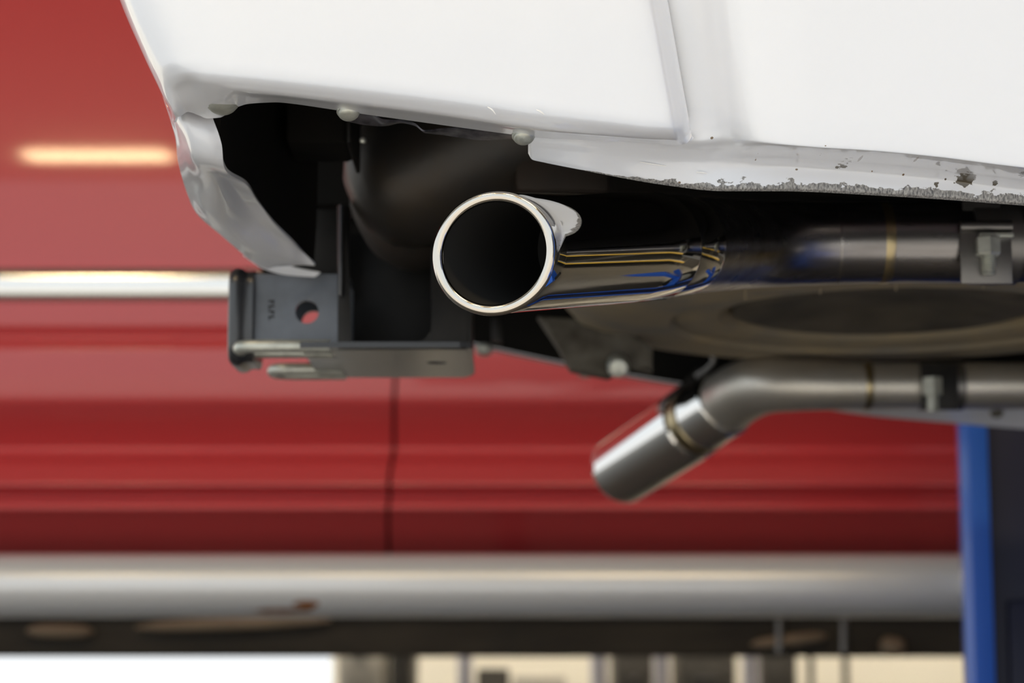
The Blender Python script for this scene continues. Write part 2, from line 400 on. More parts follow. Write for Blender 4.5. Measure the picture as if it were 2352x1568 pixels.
# ---- side panel behind the bumper corner (B)
def colB(px, flat, Yface, pts):
    r = [(px, -900, Yface+0.04), (px, -420, Yface+0.014), (px, -60, Yface+0.002), (px, flat-60, Yface), (px, flat-22, Yface+0.0005)]
    return r+[(px,)+p for p in pts]
def dx(col, top, bot=0):   # shear a column so it follows the leaning channel
    return [(x + (bot-top)*0 + top*(1-max(min(y, 340), -400)/340.0), y, Y) for x, y, Y in col]
B = [
 colB(1213, 270, 1.700, [(300,1.702),(316,1.706),(328,1.712),(336,1.716),(344,1.720),(352,1.723)]),
 colB(1222, 270, 1.700, [(300,1.702),(320,1.706),(338,1.712),(348,1.716),(358,1.720),(366,1.723)]),
 colB(1250, 270, 1.700, [(302,1.702),(324,1.706),(342,1.712),(354,1.716),(366,1.720),(373,1.723)]),
 colB(1320, 275, 1.698, [(306,1.700),(330,1.705),(350,1.712),(364,1.716),(379,1.720),(387,1.723)]),
 colB(1400, 280, 1.696, [(310,1.698),(334,1.704),(358,1.712),(376,1.717),(394,1.722),(403,1.725)]),
 colB(1500, 285, 1.690, [(315,1.693),(344,1.702),(368,1.711),(390,1.716),(412,1.720),(421,1.723)]),
 dx(colB(1572, 285, 1.688, [(318,1.690),(346,1.701),(372,1.711),(396,1.715),(422,1.719),(431,1.722)]), -46),
 dx(colB(1612, 285, 1.684, [(320,1.686),(346,1.699),(372,1.710),(396,1.714),(428,1.716),(436,1.719)]), -44),
 dx(colB(1648, 285, 1.678, [(316,1.682),(344,1.696),(368,1.709),(392,1.713),(431,1.714),(438.5,1.717)]), -44),
 dx(colB(1682, 285, 1.668, [(318,1.675),(345,1.690),(366,1.707),(388,1.712),(432,1.713),(439,1.716)]), -44),
 dx(colB(1712, 290, 1.657, [(322,1.663),(345,1.680),(362,1.703),(384,1.711),(432,1.712),(439,1.715)]), -40),
 dx(colB(1745, 295, 1.649, [(326,1.653),(342,1.670),(362,1.699),(384,1.711),(432,1.712),(439,1.715)]), -32),
 dx(colB(1800, 305, 1.645, [(332,1.648),(343,1.662),(363,1.697),(384,1.711),(432,1.712),(439,1.715)]), -16),
 colB(1870, 315, 1.643, [(338,1.646),(346,1.658),(367,1.695),(388,1.711),(434,1.712),(441,1.715)]),
 colB(2000, 325, 1.643, [(346,1.646),(354,1.658),(376,1.695),(398,1.711),(441,1.712),(448,1.715)]),
 colB(2150, 338, 1.643, [(360,1.646),(368,1.658),(390,1.695),(412,1.711),(450,1.712),(457,1.715)]),
 colB(2352, 368, 1.643, [(385,1.646),(393,1.658),(415,1.695),(438,1.711),(465,1.712),(472,1.715)]),
 colB(2800, 400, 1.645, [(425,1.648),(434,1.660),(456,1.697),(478,1.712),(495,1.713),(502,1.716)]),
 colB(4200, 400, 1.68, [(425,1.683),(434,1.695),(456,1.72),(478,1.74),(495,1.741),(502,1.743)]),
]
# scraped bare edge on the lower lip + chips
def worn_edge(m):
    n = m.node_tree.nodes; l = m.node_tree.links; b = n['Principled BSDF']
    at = n.new('ShaderNodeAttribute'); at.attribute_name = 'edge'
    g = n.new('ShaderNodeNewGeometry')
    sx = n.new('ShaderNodeSeparateXYZ'); l.new(g.outputs['Position'], sx.inputs[0])
    mp = n.new('ShaderNodeMapping'); mp.inputs['Scale'].default_value = (1, 1, 1.6); l.new(g.outputs['Position'], mp.inputs[0])
    n1 = n.new('ShaderNodeTexNoise'); n1.inputs['Scale'].default_value = 75; n1.inputs['Detail'].default_value = 8; n1.inputs['Roughness'].default_value = 0.62
    l.new(mp.outputs[0], n1.inputs['Vector'])
    # how wide the scrape is: noise threshold, zero at the left tab, widening to the right
    mr = n.new('ShaderNodeMapRange'); l.new(sx.outputs['X'], mr.inputs[0])
    mr.inputs['From Min'].default_value = P(1330, 400, 1.72).x; mr.inputs['From Max'].default_value = P(1660, 400, 1.72).x
    mr.inputs['To Min'].default_value = 0.0; mr.inputs['To Max'].default_value = 1.0
    sub = n.new('ShaderNodeMath'); sub.operation = 'SUBTRACT'; l.new(n1.outputs[0], sub.inputs[0]); sub.inputs[1].default_value = 0.19
    mul = n.new('ShaderNodeMath'); mul.operation = 'MULTIPLY'; l.new(sub.outputs[0], mul.inputs[0]); mul.inputs[1].default_value = 0.027
    mu2 = n.new('ShaderNodeMath'); mu2.operation = 'MULTIPLY'; l.new(mul.outputs[0], mu2.inputs[0]); l.new(mr.outputs[0], mu2.inputs[1])
    lt = n.new('ShaderNodeMath'); lt.operation = 'LESS_THAN'; l.new(at.outputs['Fac'], lt.inputs[0]); l.new(mu2.outputs[0], lt.inputs[1])
    # bare metal colour with fine diagonal strokes
    mp2 = n.new('ShaderNodeMapping'); mp2.inputs['Scale'].default_value = (1.2, 1, 0.5); mp2.inputs['Rotation'].default_value = (0, 0.9, 0); l.new(g.outputs['Position'], mp2.inputs[0])
    n2 = n.new('ShaderNodeTexNoise'); n2.inputs['Scale'].default_value = 620; n2.inputs['Detail'].default_value = 3; l.new(mp2.outputs[0], n2.inputs['Vector'])
    r2 = n.new('ShaderNodeValToRGB'); l.new(n2.outputs[0], r2.inputs[0])
    r2.color_ramp.elements[0].position = 0.32; r2.color_ramp.elements[0].color = lin((80, 80, 82))+(1,)
    r2.color_ramp.elements[1].position = 0.70; r2.color_ramp.elements[1].color = lin((176, 174, 170))+(1,)
    src = b.inputs['Base Color'].links[0].from_socket if b.inputs['Base Color'].links else None
    mx = n.new('ShaderNodeMix'); mx.data_type = 'RGBA'; l.new(lt.outputs[0], mx.inputs['Factor'])
    if src: l.new(src, mx.inputs['A'])
    else: mx.inputs['A'].default_value = b.inputs['Base Color'].default_value
    l.new(r2.outputs[0], mx.inputs['B']); l.new(mx.outputs['Result'], b.inputs['Base Color'])
    iv = n.new('ShaderNodeMath'); iv.operation = 'SUBTRACT'; iv.inputs[0].default_value = 1.0; l.new(lt.outputs[0], iv.inputs[1])
    l.new(iv.outputs[0], b.inputs['Coat Weight'])
def pxm(d): return d*1.7/F
spots = []
for (px, py, Y, rx, ry) in [(1938,376,1.695,24,4),(2215,414,1.708,28,11),(2150,424,1.711,9,7),(2285,421,1.708,7,4),(2178,404,1.70,10,3),(1895,362,1.668,13,3.2),(2350,402,1.67,14,4)]:
    p = P(px, py, Y); k = pxm(1)
    spots.append((tuple(p), (rx*k*1.25, 0.03, ry*k*1.5)))
chips(M_white2, spots, (74, 66, 50), nscale=240, jag=0.9)
tiny = []
for (px, py, Y) in [(1740,358,1.69),(1832,385,1.705),(1975,366,1.68),(2010,384,1.695),(2080,395,1.70),(1635,316,1.682),(1560,420,1.72),(2100,372,1.67),(1890,345,1.66)]:
    p = P(px, py, Y); tiny.append((tuple(p), (0.0014, 0.02, 0.0011)))
chips(M_white2, tiny, (110, 90, 66), nscale=300, jag=0.4)
worn_edge(M_white2)
side = patch('side_panel', B, 320, 110, M_white2, SUV, 0.0025, attr=True)

# thin scratches on the paint (raised bare marks)
def scratch(pts, w, name='scratch', parent=SUV, m=None):
    bm = bmesh.new(); q = [P(*p) for p in pts]; k = len(q)
    rad = [w*(0.25+math.sin(math.pi*(i+0.3)/(k-0.4))) for i in range(k)]
    sweep(bm, q, rad, 6, k*4); obj(name, bm, m or M_white, parent)
M_scr = mat('fresh_scratch', (250, 250, 248), rough=0.2)
scratch([(1633,203,1.678),(1640,212,1.678),(1646,216,1.678),(1654,212,1.678),(1660,204,1.677),(1668,202,1.677),(1676,204,1.676)], 0.0007, parent=side, m=M_scr)
scratch([(1470,372,1.711),(1500,377,1.712),(1530,381,1.713)], 0.0005, parent=side, m=M_scr)
scratch([(1600,395,1.712),(1612,396,1.712),(1624,398,1.712)], 0.0006, parent=side, m=M_scr)
scratch([(1120,246,1.626),(1130,252,1.626),(1138,262,1.628)], 0.0005, parent=bumper, m=M_scr)
scratch([(1232,252,1.627),(1242,257,1.627),(1250,263,1.628)], 0.0006, parent=bumper, m=M_scr)

# ---- pan-head bolts on the flange
def bolt(px, py, Y, r, tilt=(0.10, -0.45, -1.0)):
    p = P(px, py, Y)+Vector((0, -0.0015, -0.0025)); bm = bmesh.new()
    lathe(bm, p, tilt, [(r*1.12, -0.003), (r*1.15, 0.0), (r*1.08, 0.0012), (r, 0.0014), (r*0.98, 0.003), (r*0.85, 0.0045), (r*0.5, 0.0056), (0.0001, 0.006)], 32)
    obj('bolt', bm, M_zinc, bumper)
bolt(512, 232, 1.700, 0.0115)
bolt(801, 250, 1.688, 0.0085)
bolt(1203, 305, 1.688, 0.0085)

# ---- wavy steel strip under the bumper edge
st = [[(776,250,1.70),(782,262,1.71),(792,278,1.72)], [(800,252,1.70),(820,268,1.71),(838,287,1.72)], [(850,262,1.70),(862,276,1.71),(872,290,1.72)],
      [(880,276,1.705),(885,284,1.71),(890,289,1.72)], [(915,278,1.71),(918,281,1.713),(921,283,1.716)], [(948,284,1.71),(950,287,1.713),(952,289,1.716)], [(975,302,1.71),(977,304,1.713),(979,306,1.716)],
      [(1010,298,1.705),(1008,304,1.71),(1006,309,1.72)], [(1060,296,1.70),(1058,306,1.71),(1056,316,1.72)], [(1110,300,1.70),(1108,312,1.71),(1108,322,1.72)], [(1190,308,1.70),(1190,314,1.71),(1190,319,1.72)]]
patch('mounting_strip', st, 90, 8, M_strap, SUV, 0.0012, label='bent steel strip behind the bumper edge')

# ---- underbody
H = CAMZ+0.60
bm = bmesh.new()
prism(bm, [(-0.27,1.78,H),(2.6,1.78,H),(2.6,3.05,H),(-0.235,3.05,H),(-0.27,2.6,H),(-0.295,2.25,H),(-0.30,2.05,H)], (0, 0, 0.02))
obj('floor_pan', bm, M_under, SUV, smooth=False)
bm = bmesh.new(); box(bm, P(1400,0,2.03).x, 2.4, 2.03, 2.12, P(0,557,2.07).z+0.044, H-0.002, 0.008); obj('frame_rail', bm, M_under, SUV)
bm = bmesh.new(); box(bm, -0.24, 2.4, 2.86, 2.94, H-0.09, H-0.005, 0.008); obj('frame_rail', bm, M_under, SUV)
bm = bmesh.new()
a = P(655, 330, 1.98); b = P(800, 252, 1.98)
box(bm, a.x, b.x, 1.98, 2.06, a.z, b.z+0.03, 0.006); obj('bumper_bracket', bm, M_under, SUV)
bm = bmesh.new(); a = P(800, 345, 2.0); b = P(812, 230, 2.0); box(bm, a.x, b.x, 1.97, 2.1, a.z, b.z+0.04, 0.002); obj('bracket_plate', bm, M_black, SUV)
for (px, py, Y, r) in [(833, 322, 1.99, 0.0025), (767, 347, 2.05, 0.003)]:
    bm = bmesh.new(); lathe(bm, P(px, py, Y), (0, -1, -0.2), [(r*1.3, -0.01), (r*1.3, 0), (r, 0.003), (0.0001, 0.004)], 12); obj('small_bolt', bm, M_zinc, SUV)
bm = bmesh.new()
e_ = [P(*c_[-1]) for c_ in C[1:]]
Gw = np.array([[tuple(p_+Vector((-0.004, 0.0025, -0.001))), (p_.x-0.002, p_.y+0.003, p_.z*0.8+H*0.2), (p_.x, p_.y, H)] for p_ in e_])
sheet(bm, Gw, 0.003); obj('bumper_liner', bm, M_under, SUV)
# rear cross beam
bm = bmesh.new(); a = P(700, 480, 2.32)
box(bm, -0.24, 0.9, 2.30, 2.38, a.z, H, 0.006); obj('cross_beam', bm, M_under, SUV)
# ---- far side of the body: dark inner skirt and painted lower flange
far = [(600,655),(700,700),(860,742),(1090,794),(1340,846),(1560,884),(1800,912),(2000,932),(2200,938),(2352,942),(2700,960),(4200,1000)]
cols = [[(px,(py+560)/2-260,3.02),(px,(py+560)/2,3.04),(px,py,3.05)] for px, py in far]
patch('inner_skirt', cols, 60, 10, M_under, SUV, 0.002)
cols = []
for px, py in far:
    w = 5 if px < 1700 else 5+min(40, (px-1700)/650*38)
    cols.append([(px, py-3, 3.045), (px, py+w*0.5, 3.07), (px, py+w, 3.09)])
patch('far_body_flange', cols, 80, 6, M_white, SUV, 0.002)
for (px, py) in [(1112, 805), (1345, 855)]:
    bm = bmesh.new(); lathe(bm, P(px, py, 3.05), (0, -0.3, -1), [(0.012, -0.006), (0.013, 0.0), (0.009, 0.005), (0.0001, 0.007)], 20); obj('flange_bolt', bm, M_zinc, SUV)
bm = bmesh.new(); lathe(bm, P(2290, 948, 3.055), (0, -0.6, -1), [(0.010, -0.006), (0.010, 0.0), (0.007, 0.004), (0.0001, 0.005)], 20); obj('flange_bolt', bm, M_dust, SUV)

# ---- muffler and heat shield
bm = bmesh.new()
p0 = P(935, 412, 2.18); p1 = P(1500, 120, 2.12); d = (p1-p0).normalized()
rr = [0.002, 0.034, 0.056, 0.068, 0.074, 0.0755, 0.0755, 0.0755]
ss = [-0.062, -0.057, -0.043, -0.026, -0.008, 0.01, 0.15, 0.30]
sweep(bm, [p0+d*s for s in ss], rr, 48, interp=False)
mf = obj('muffler', bm, M_muff, SUV, angle=60)
bm = bmesh.new()
q0 = P(945, 470, 2.26)
sweep(bm, [q0+d*s for s in ss], [r*1.0 for r in rr], 48, interp=False)
obj('heat_shield', bm, M_rustpipe, SUV, angle=60)
bm = bmesh.new(); a = P(1180, 440, 2.10); b = P(1420, 350, 2.10); box(bm, a.x, b.x, 2.10, 2.16, a.z, b.z+0.02, 0.01); obj('rusty_bracket', bm, M_rustpipe, SUV)

# ---- near exhaust
R0 = P(1133, 582, 1.665); T1 = P(1505, 566, 1.875)
ax = (T1-R0).normalized()
bm = bmesh.new()
sa, sb = frame_from(ax)
nrm = Vector((-0.30, -0.92, -0.10)).normalized()     # plane of the slash-cut mouth
N = 96; RO = 0.0480
L = (T1-R0).length
def ringpt(i, r, s_extra, r_base=None):
    t = 2*math.pi*i/N
    e = sa*math.cos(t)+sb*math.sin(t)
    rb = r_base or r
    s = -(e*rb).dot(nrm)/ax.dot(nrm)
    return R0+e*r+ax*(s+s_extra)
def mk(bm, prof, base=RO):
    rings = []
    for r, s, mode in prof:   # mode 1: follows the slash cut; 0: square to the axis
        ring = []
        for i in range(N):
            t = 2*math.pi*i/N; e = sa*math.cos(t)+sb*math.sin(t)
            if mode: ring.append(bm.verts.new(ringpt(i, r, s, base)))
            else: ring.append(bm.verts.new(R0+e*r+ax*s))
        rings.append(ring)
    for k in range(len(rings)-1):
        for i in range(N):
            j = (i+1) % N
            bm.faces.new((rings[k][i], rings[k][j], rings[k+1][j], rings[k+1][i]))
    return rings
EX = bpy.data.objects.new('exhaust_pipe', None); COL.objects.link(EX); EX.parent = SUV; EX.location = T1-wloc(SUV); EX['label'] = 'near exhaust pipe with the large polished tip facing the camera'
mk(bm, [(RO-0.0008, 0.002, 1), (RO, 0.004, 1), (RO, 0.020, 1), (RO, 0.06, 0), (RO, 0.12, 0), (RO, 0.2, 0), (RO, L-0.003, 0), (RO-0.0006, L-0.0008, 0), (RO-0.004, L, 0)])
obj('exhaust_tip', bm, M_chrome, EX, label='mirror-polished slash-cut tip')
bm = bmesh.new()
pr = []
for k in range(13):                                   # rolled lip
    a_ = math.pi*2*k/12
    pr.append((RO-0.0032+0.0044*math.cos(a_), 0.001-0.0044*math.sin(a_), 1))
mk(bm, pr); obj('rolled_rim', bm, M_lip, EX, label='bright rolled rim around the mouth')
bm = bmesh.new()
mk(bm, [(RO-0.0065, 0.001, 1), (RO-0.006, 0.012, 1), (RO-0.006, 0.07, 0), (RO-0.006, 0.13, 0), (RO-0.015, 0.135, 0), (RO-0.015, 0.3, 0), (0.0005, 0.3, 0)])
obj('sooty_bore', bm, M_soot, EX)
d2 = ax
bm = bmesh.new()
T2 = T1+ax*0.055
a1, b1 = sa, sb
lathe(bm, T1, ax, [(RO-0.006, -0.002), (RO-0.006, 0.0015), (RO-0.0028, 0.002), (RO-0.0022, 0.004), (RO-0.0022, 0.045), (RO-0.0032, 0.050), (RO-0.006, 0.052)], N)
obj('tip_collar', bm, M_chrome, EX)
bm = bmesh.new()
sweep(bm, [T1+ax*0.046, P(1650, 562, 1.985), P(1740, 561, 2.035), P(1860, 560, 2.06), P(2030, 558, 2.07), P(2230, 557, 2.07), P(2420, 556, 2.07), P(3300, 556, 2.07)],
      [0.0445, 0.0435, 0.042, 0.0405, 0.0395, 0.0395, 0.0395, 0.0395], 64, 90)
obj('pipe', bm, M_brush, EX, label='dull brushed steel pipe')
bm = bmesh.new(); c = P(2030, 558, 2.07); lathe(bm, c-Vector((0.0055, 0, 0)), (1, 0, 0), [(0.0395, 0), (0.0401, 0.002), (0.0403, 0.0055), (0.0401, 0.009), (0.0395, 0.011)], 64); obj('weld_seam', bm, M_weld, EX)
bm = bmesh.new(); c = P(1922, 559, 2.064); lathe(bm, c-Vector((0.002, 0, 0)), (1, 0, 0), [(0.0400, 0), (0.0405, 0.002), (0.0400, 0.004)], 64); obj('weld_seam', bm, M_brush, EX)
# clamp
CL = bpy.data.objects.new('pipe_clamp', None)
bm = bmesh.new()
c = P(2222, 557, 2.07); c2 = P(2332, 557, 2.07)
lathe(bm, c, (1, 0, 0), [(0.0398, 0), (0.0415, 0.0008), (0.0415, c2.x-c.x-0.0008), (0.0398, c2.x-c.x)], 64)
obj('clamp_band', bm, M_clamp, EX)
yf = 2.07-0.0435
a = P(2208, 651, yf); b = P(2322, 512, yf)
bm = bmesh.new(); box(bm, a.x, b.x, yf, yf+0.004, a.z, b.z, 0.001)
sweep(bm, [(a.x, yf-0.002, b.z-0.004), (b.x, yf-0.002, b.z-0.004)], [0.0055, 0.0055], 20, 2, interp=False)
obj('clamp_plate', bm, M_clamp, EX)
bm = bmesh.new(); n0 = P(2268, 545, yf-0.008)
box(bm, P(2228,0,yf).x, P(2305,0,yf).x, yf-0.010, yf+0.001, P(0,548,yf).z, P(0,538,yf).z, 0.001)
lathe(bm, n0, (0, 0, -1), [(0.0115, 0.0), (0.0125, 0.001), (0.0125, 0.016), (0.011, 0.018)], 6)
obj('nut', bm, M_zinc, EX, smooth=False)
bm = bmesh.new(); pr = [(0.0068, 0)]
for k in range(9): pr += [(0.0074, 0.002+k*0.0018), (0.0064, 0.0029+k*0.0018)]
pr += [(0.0068, 0.0195), (0.0055, 0.021), (0.0001, 0.021)]
lathe(bm, n0+Vector((0.0, 0, -0.016)), (0, 0, -1), pr, 24); obj('threaded_stud', bm, M_zinc, EX)
bm = bmesh.new(); a = P(2222, 515, 2.02); b = P(2308, 440, 2.02); box(bm, a.x, b.x, 2.04, 2.045, a.z, b.z+0.05, 0.001); obj('hanger_strap', bm, M_black, EX)

# ---- far exhaust
FX = bpy.data.objects.new('exhaust_pipe', None); COL.objects.link(FX); FX.parent = SUV
E1 = P(1668, 925, 2.93); E2 = P(1420, 1083, 3.14); FX.location = E1-wloc(SUV); FX['label'] = 'far exhaust pipe with elbow and tip pointing down to the left'
ax2 = (E2-E1).normalized()
bm = bmesh.new()
sweep(bm, [P(3300, 886, 2.80), P(2500, 886, 2.80), P(2250, 886, 2.80), P(2050, 886, 2.80), P(1930, 886, 2.80), P(1830, 884, 2.81), P(1755, 884, 2.84), P(1705, 900, 2.885), E1, E1+ax2*0.03],
      [0.0305, 0.0305, 0.0305, 0.0305, 0.0315, 0.0345, 0.0385, 0.0415, 0.0425, 0.042], 64, 110)
obj('elbow_pipe', bm, M_brush2, FX, label='satin steel elbow and pipe')
bm = bmesh.new(); c = P(1990, 886, 2.80); lathe(bm, c-Vector((0.006, 0, 0)), (1, 0, 0), [(0.0308, 0), (0.0322, 0.003), (0.0322, 0.009), (0.0308, 0.012)], 48); obj('weld_seam', bm, M_weld, FX)
L2 = (E2-E1).length
bm = bmesh.new(); lathe(bm, E1, ax2, [(0.041, 0.0), (0.0445, 0.001), (0.046, 0.003), (0.0465, 0.010), (0.0465, 0.060)], 72)
obj('tip_sleeve', bm, M_chrome, FX)
bm = bmesh.new(); lathe(bm, E1, ax2, [(0.0465, 0.055), (0.0485, 0.057), (0.0485, 0.075), (0.0470, 0.077)], 72); obj('weld_seam', bm, M_weld, FX)
bm = bmesh.new(); lathe(bm, E1, ax2, [(0.0470, 0.076), (0.050, 0.080), (0.0505, 0.10), (0.0505, L2-0.012), (0.0500, L2-0.004), (0.048, L2), (0.045, L2-0.002), (0.044, L2-0.02), (0.044, 0.1)], 72)
obj('exhaust_tip', bm, M_chrome, FX, label='polished tip pointing down to the left')
bm = bmesh.new(); c = P(2108, 886, 2.80); w = P(2210, 886, 2.80).x-c.x
lathe(bm, c, (1, 0, 0), [(0.0310, 0), (0.0325, 0.001), (0.0325, w-0.001), (0.0310, w)], 48); obj('clamp_band', bm, M_clamp, FX)
bm = bmesh.new(); n0 = P(2140, 868, 2.755); lathe(bm, n0, (0, 0, -1), [(0.0135, 0), (0.0135, 0.022), (0.008, 0.023), (0.008, 0.044), (0.0001, 0.044)], 6); obj('nut', bm, M_zinc, FX, smooth=False)
bm = bmesh.new(); a = P(2118, 940, 2.765); b = P(2200, 835, 2.765); box(bm, a.x, b.x, 2.765, 2.77, a.z, b.z, 0.001); obj('clamp_plate', bm, M_black, FX)
bm = bmesh.new()
prism(bm, [P(1508,925,3.0), P(1545,905,3.0), P(1620,868,3.0), P(1650,835,3.0), P(1600,845,3.0), P(1560,885,3.0)], (0, 0.02, 0)); obj('exhaust_hanger', bm, M_black, SUV)
bm = bmesh.new(); sweep(bm, [P(1600, 862, 2.95), P(1626, 845, 2.93), P(1640, 826, 2.92), P(1632, 812, 2.92)], [0.004]*4, 12, 16); obj('hanger_rod', bm, M_clamp, SUV)

# ---- spare tyre
c = P(2035, 742, 2.54); zb = c.z
bm = bmesh.new()
lathe(bm, (c.x, 2.54, zb), (0, 0, 1), [(0.192, 0.030), (0.200, 0.010), (0.222, 0.004), (0.250, 0.006), (0.254, 0.010), (0.260, 0.001), (0.31, -0.002), (0.345, 0.002), (0.372, 0.012), (0.388, 0.03), (0.394, 0.06), (0.394, 0.18), (0.385, 0.22), (0.35, 0.24), (0.26, 0.24), (0.192, 0.21)], 128, close=True)
sp = obj('spare_tyre', bm, M_tire, SUV, angle=50, label='dusty spare tyre slung flat under the boot')
bm = bmesh.new()
lathe(bm, (c.x, 2.54, zb), (0, 0, 1), [(0.0001, 0.03), (0.08, 0.03), (0.12, 0.02), (0.168, 0.012), (0.182, 0.016), (0.189, 0.035), (0.193, 0.05), (0.187, 0.20), (0.0001, 0.20)], 96)
obj('wheel_disc', bm, M_disc, sp)
for k in range(4):
    bm = bmesh.new(); p = P([1712, 1884, 2058, 2258][k], 690, 2.25); sweep(bm, [P([1712, 1884, 2058, 2258][k], 650, 2.29), P([1712, 1884, 2058, 2258][k], [688,676,668,664][k], 2.29)], [0.0012, 0.0012], 6, 2, interp=False)
    obj('mould_whisker', bm, M_tire, sp)
# spare carrier bracket
bm = bmesh.new()
prism(bm, [P(1235,725,2.62), P(1420,735,2.62), P(1500,800,2.62), P(1500,852,2.62), P(1440,838,2.62), P(1400,866,2.62), P(1310,848,2.62), P(1285,800,2.62)], (0, 0.03, 0), 0.006)
obj('spare_carrier', bm, M_dust, SUV, label='dusty grey spare tyre carrier bracket')
bm = bmesh.new(); lathe(bm, P(1420, 842, 2.60), (0, -1, -0.3), [(0.013, -0.02), (0.014, 0), (0.010, 0.01), (0.0001, 0.012)], 20); obj('carrier_bolt', bm, M_zinc, SUV)

# ---- tow hitch
HT = bpy.data.objects.new('tow_hitch', None); COL.objects.link(HT); HT.parent = SUV
HT.location = P(700, 795, 2.25)-wloc(SUV); HT['label'] = 'black tow hitch receiver with pin hole and chain loops'
yn = 2.205; q = P(560, 790, yn); q2 = P(800, 630, yn); hgt = q2.z-q.z; yf_ = yn+hgt
hx = P(705, 716, yn)
bm = bmesh.new()
wx = P(800, 700, yn).x-q.x
for yy, s in ((yn, 1), (yf_, -1)):
    holed(bm, (q.x, yy, q.z), (1, 0, 0), (0, 0, 1), wx, hgt, (hx.x-q.x, hx.z-q.z), 0.0122, (0, 0.006*s, 0), 40)
box(bm, q.x, q.x+wx, yn+0.002, yf_-0.002, q2.z-0.006, q2.z+0.001, 0.0005)
box(bm, q.x, q.x+wx, yn+0.002, yf_-0.002, q.z-0.001, q.z+0.006, 0.0005)
obj('receiver_tube', bm, M_recv, HT)
# stamped marks on the tube
bm = bmesh.new()
for k in range(4):
    a = P(617, 690+k*12, yn); box(bm, a.x, a.x+0.006, yn-0.0006, yn+0.001, a.z-0.0015, a.z+0.0003)
    box(bm, a.x+(0.0 if k % 2 else 0.004), a.x+(0.0015 if k % 2 else 0.0055), yn-0.0006, yn+0.001, a.z-0.004, a.z)
obj('stamped_mark', bm, M_rub, HT, smooth=False)
# collar: rounded bead around the mouth of the tube
bm = bmesh.new()
cy = (yn+yf_)/2; cz = (P(550,612,2.2).z+P(550,833,2.2).z)/2; hy = hgt/2+0.006; hz = (P(550,612,2.2).z-P(550,833,2.2).z)/2-0.006
xc = P(552, 720, 2.19).x; rc = 0.016
path = []
for (sy, sz, a0) in ((1, 1, 0), (-1, 1, 90), (-1, -1, 180), (1, -1, 270)):
    for k in range(6):
        t = math.radians(a0+k*18)
        path.append((cy+sy*(hy-rc)+rc*math.cos(t), cz+sz*(hz-rc)+rc*math.sin(t), math.cos(t), math.sin(t)))
prof = [(-0.013, 0.0), (-0.0135, 0.003), (-0.011, 0.006), (-0.006, 0.0075), (-0.001, 0.0065), (0.002, 0.004), (0.006, 0.0035), (0.012, 0.004), (0.013, 0.001), (0.013, -0.010), (-0.010, -0.010), (-0.013, -0.006)]
rings = [[bm.verts.new((xc+dx_, y+ny*dr, z+nz*dr)) for dx_, dr in prof] for (y, z, ny, nz) in path]
for k in range(len(rings)):
    r0, r1 = rings[k], rings[(k+1) % len(rings)]
    for i in range(len(prof)):
        j = (i+1) % len(prof); bm.faces.new((r0[i], r0[j], r1[j], r1[i]))
obj('receiver_collar', bm, M_gloss, HT, angle=60)
# bottom plate
zp = P(800, 798, 2.165).z
def onz(px, Y): return Vector(((px-1176)/F*Y*1.0, Y, zp))
def at_plate(px, py):      # point of the plate's plane seen at a pixel
    u = (px-1176)/F; v = (784-py)/F
    dy = math.cos(TH)-v*math.sin(TH); dz = math.sin(TH)+v*math.cos(TH); t = (zp-CAMZ)/dz
    return Vector((u*t, dy*t, zp))
hc = at_plate(1003, 833)
x0 = at_plate(690, 800).x; y0 = at_plate(800, 798).y; y1 = at_plate(900, 867).y; x1 = at_plate(1083, 800).x
bm = bmesh.new()
xm = hc.x-0.028
poly = [(x0, y0, zp), (xm, y0, zp), (xm, y1, zp), (x0, y1, zp)]
prism(bm, poly, (0, 0, 0.006))
holed(bm, (xm, y0, zp), (1, 0, 0), (0, 1, 0), x1-xm-0.012, y1-y0, (hc.x-xm, hc.y-y0), 0.011, (0, 0, 0.006), 32)
prism(bm, [(x1-0.012, y0, zp), (x1, y0+0.004, zp), (x1, y1-0.04, zp), (x1-0.004, y1-0.016, zp), (x1-0.012, y1, zp)], (0, 0, 0.006))
bmesh.ops.remove_doubles(bm, verts=bm.verts, dist=0.0001)
obj('hitch_plate', bm, M_gloss, HT, smooth=False)
for (pa, pb) in (((538, 806), (700, 800)), ((608, 848), (720, 858))):
    e0 = at_plate(*pa); bm = bmesh.new(); w = 0.020; s = 1 if pa[1] < 820 else -1
    yc = y0+0.030 if s > 0 else y1-0.030
    pts = [(x0+0.03, yc-w, zp+0.003), (e0.x+0.028, yc-w, zp+0.003), (e0.x+0.010, yc-w*0.72, zp+0.003), (e0.x+0.005, yc, zp+0.003), (e0.x+0.010, yc+w*0.72, zp+0.003), (e0.x+0.028, yc+w, zp+0.003), (x0+0.03, yc+w, zp+0.003)]
    sweep(bm, pts, [0.0068]*7, 16, 48); obj('chain_loop', bm, M_zinc, HT, label='worn bare-metal safety chain loop')
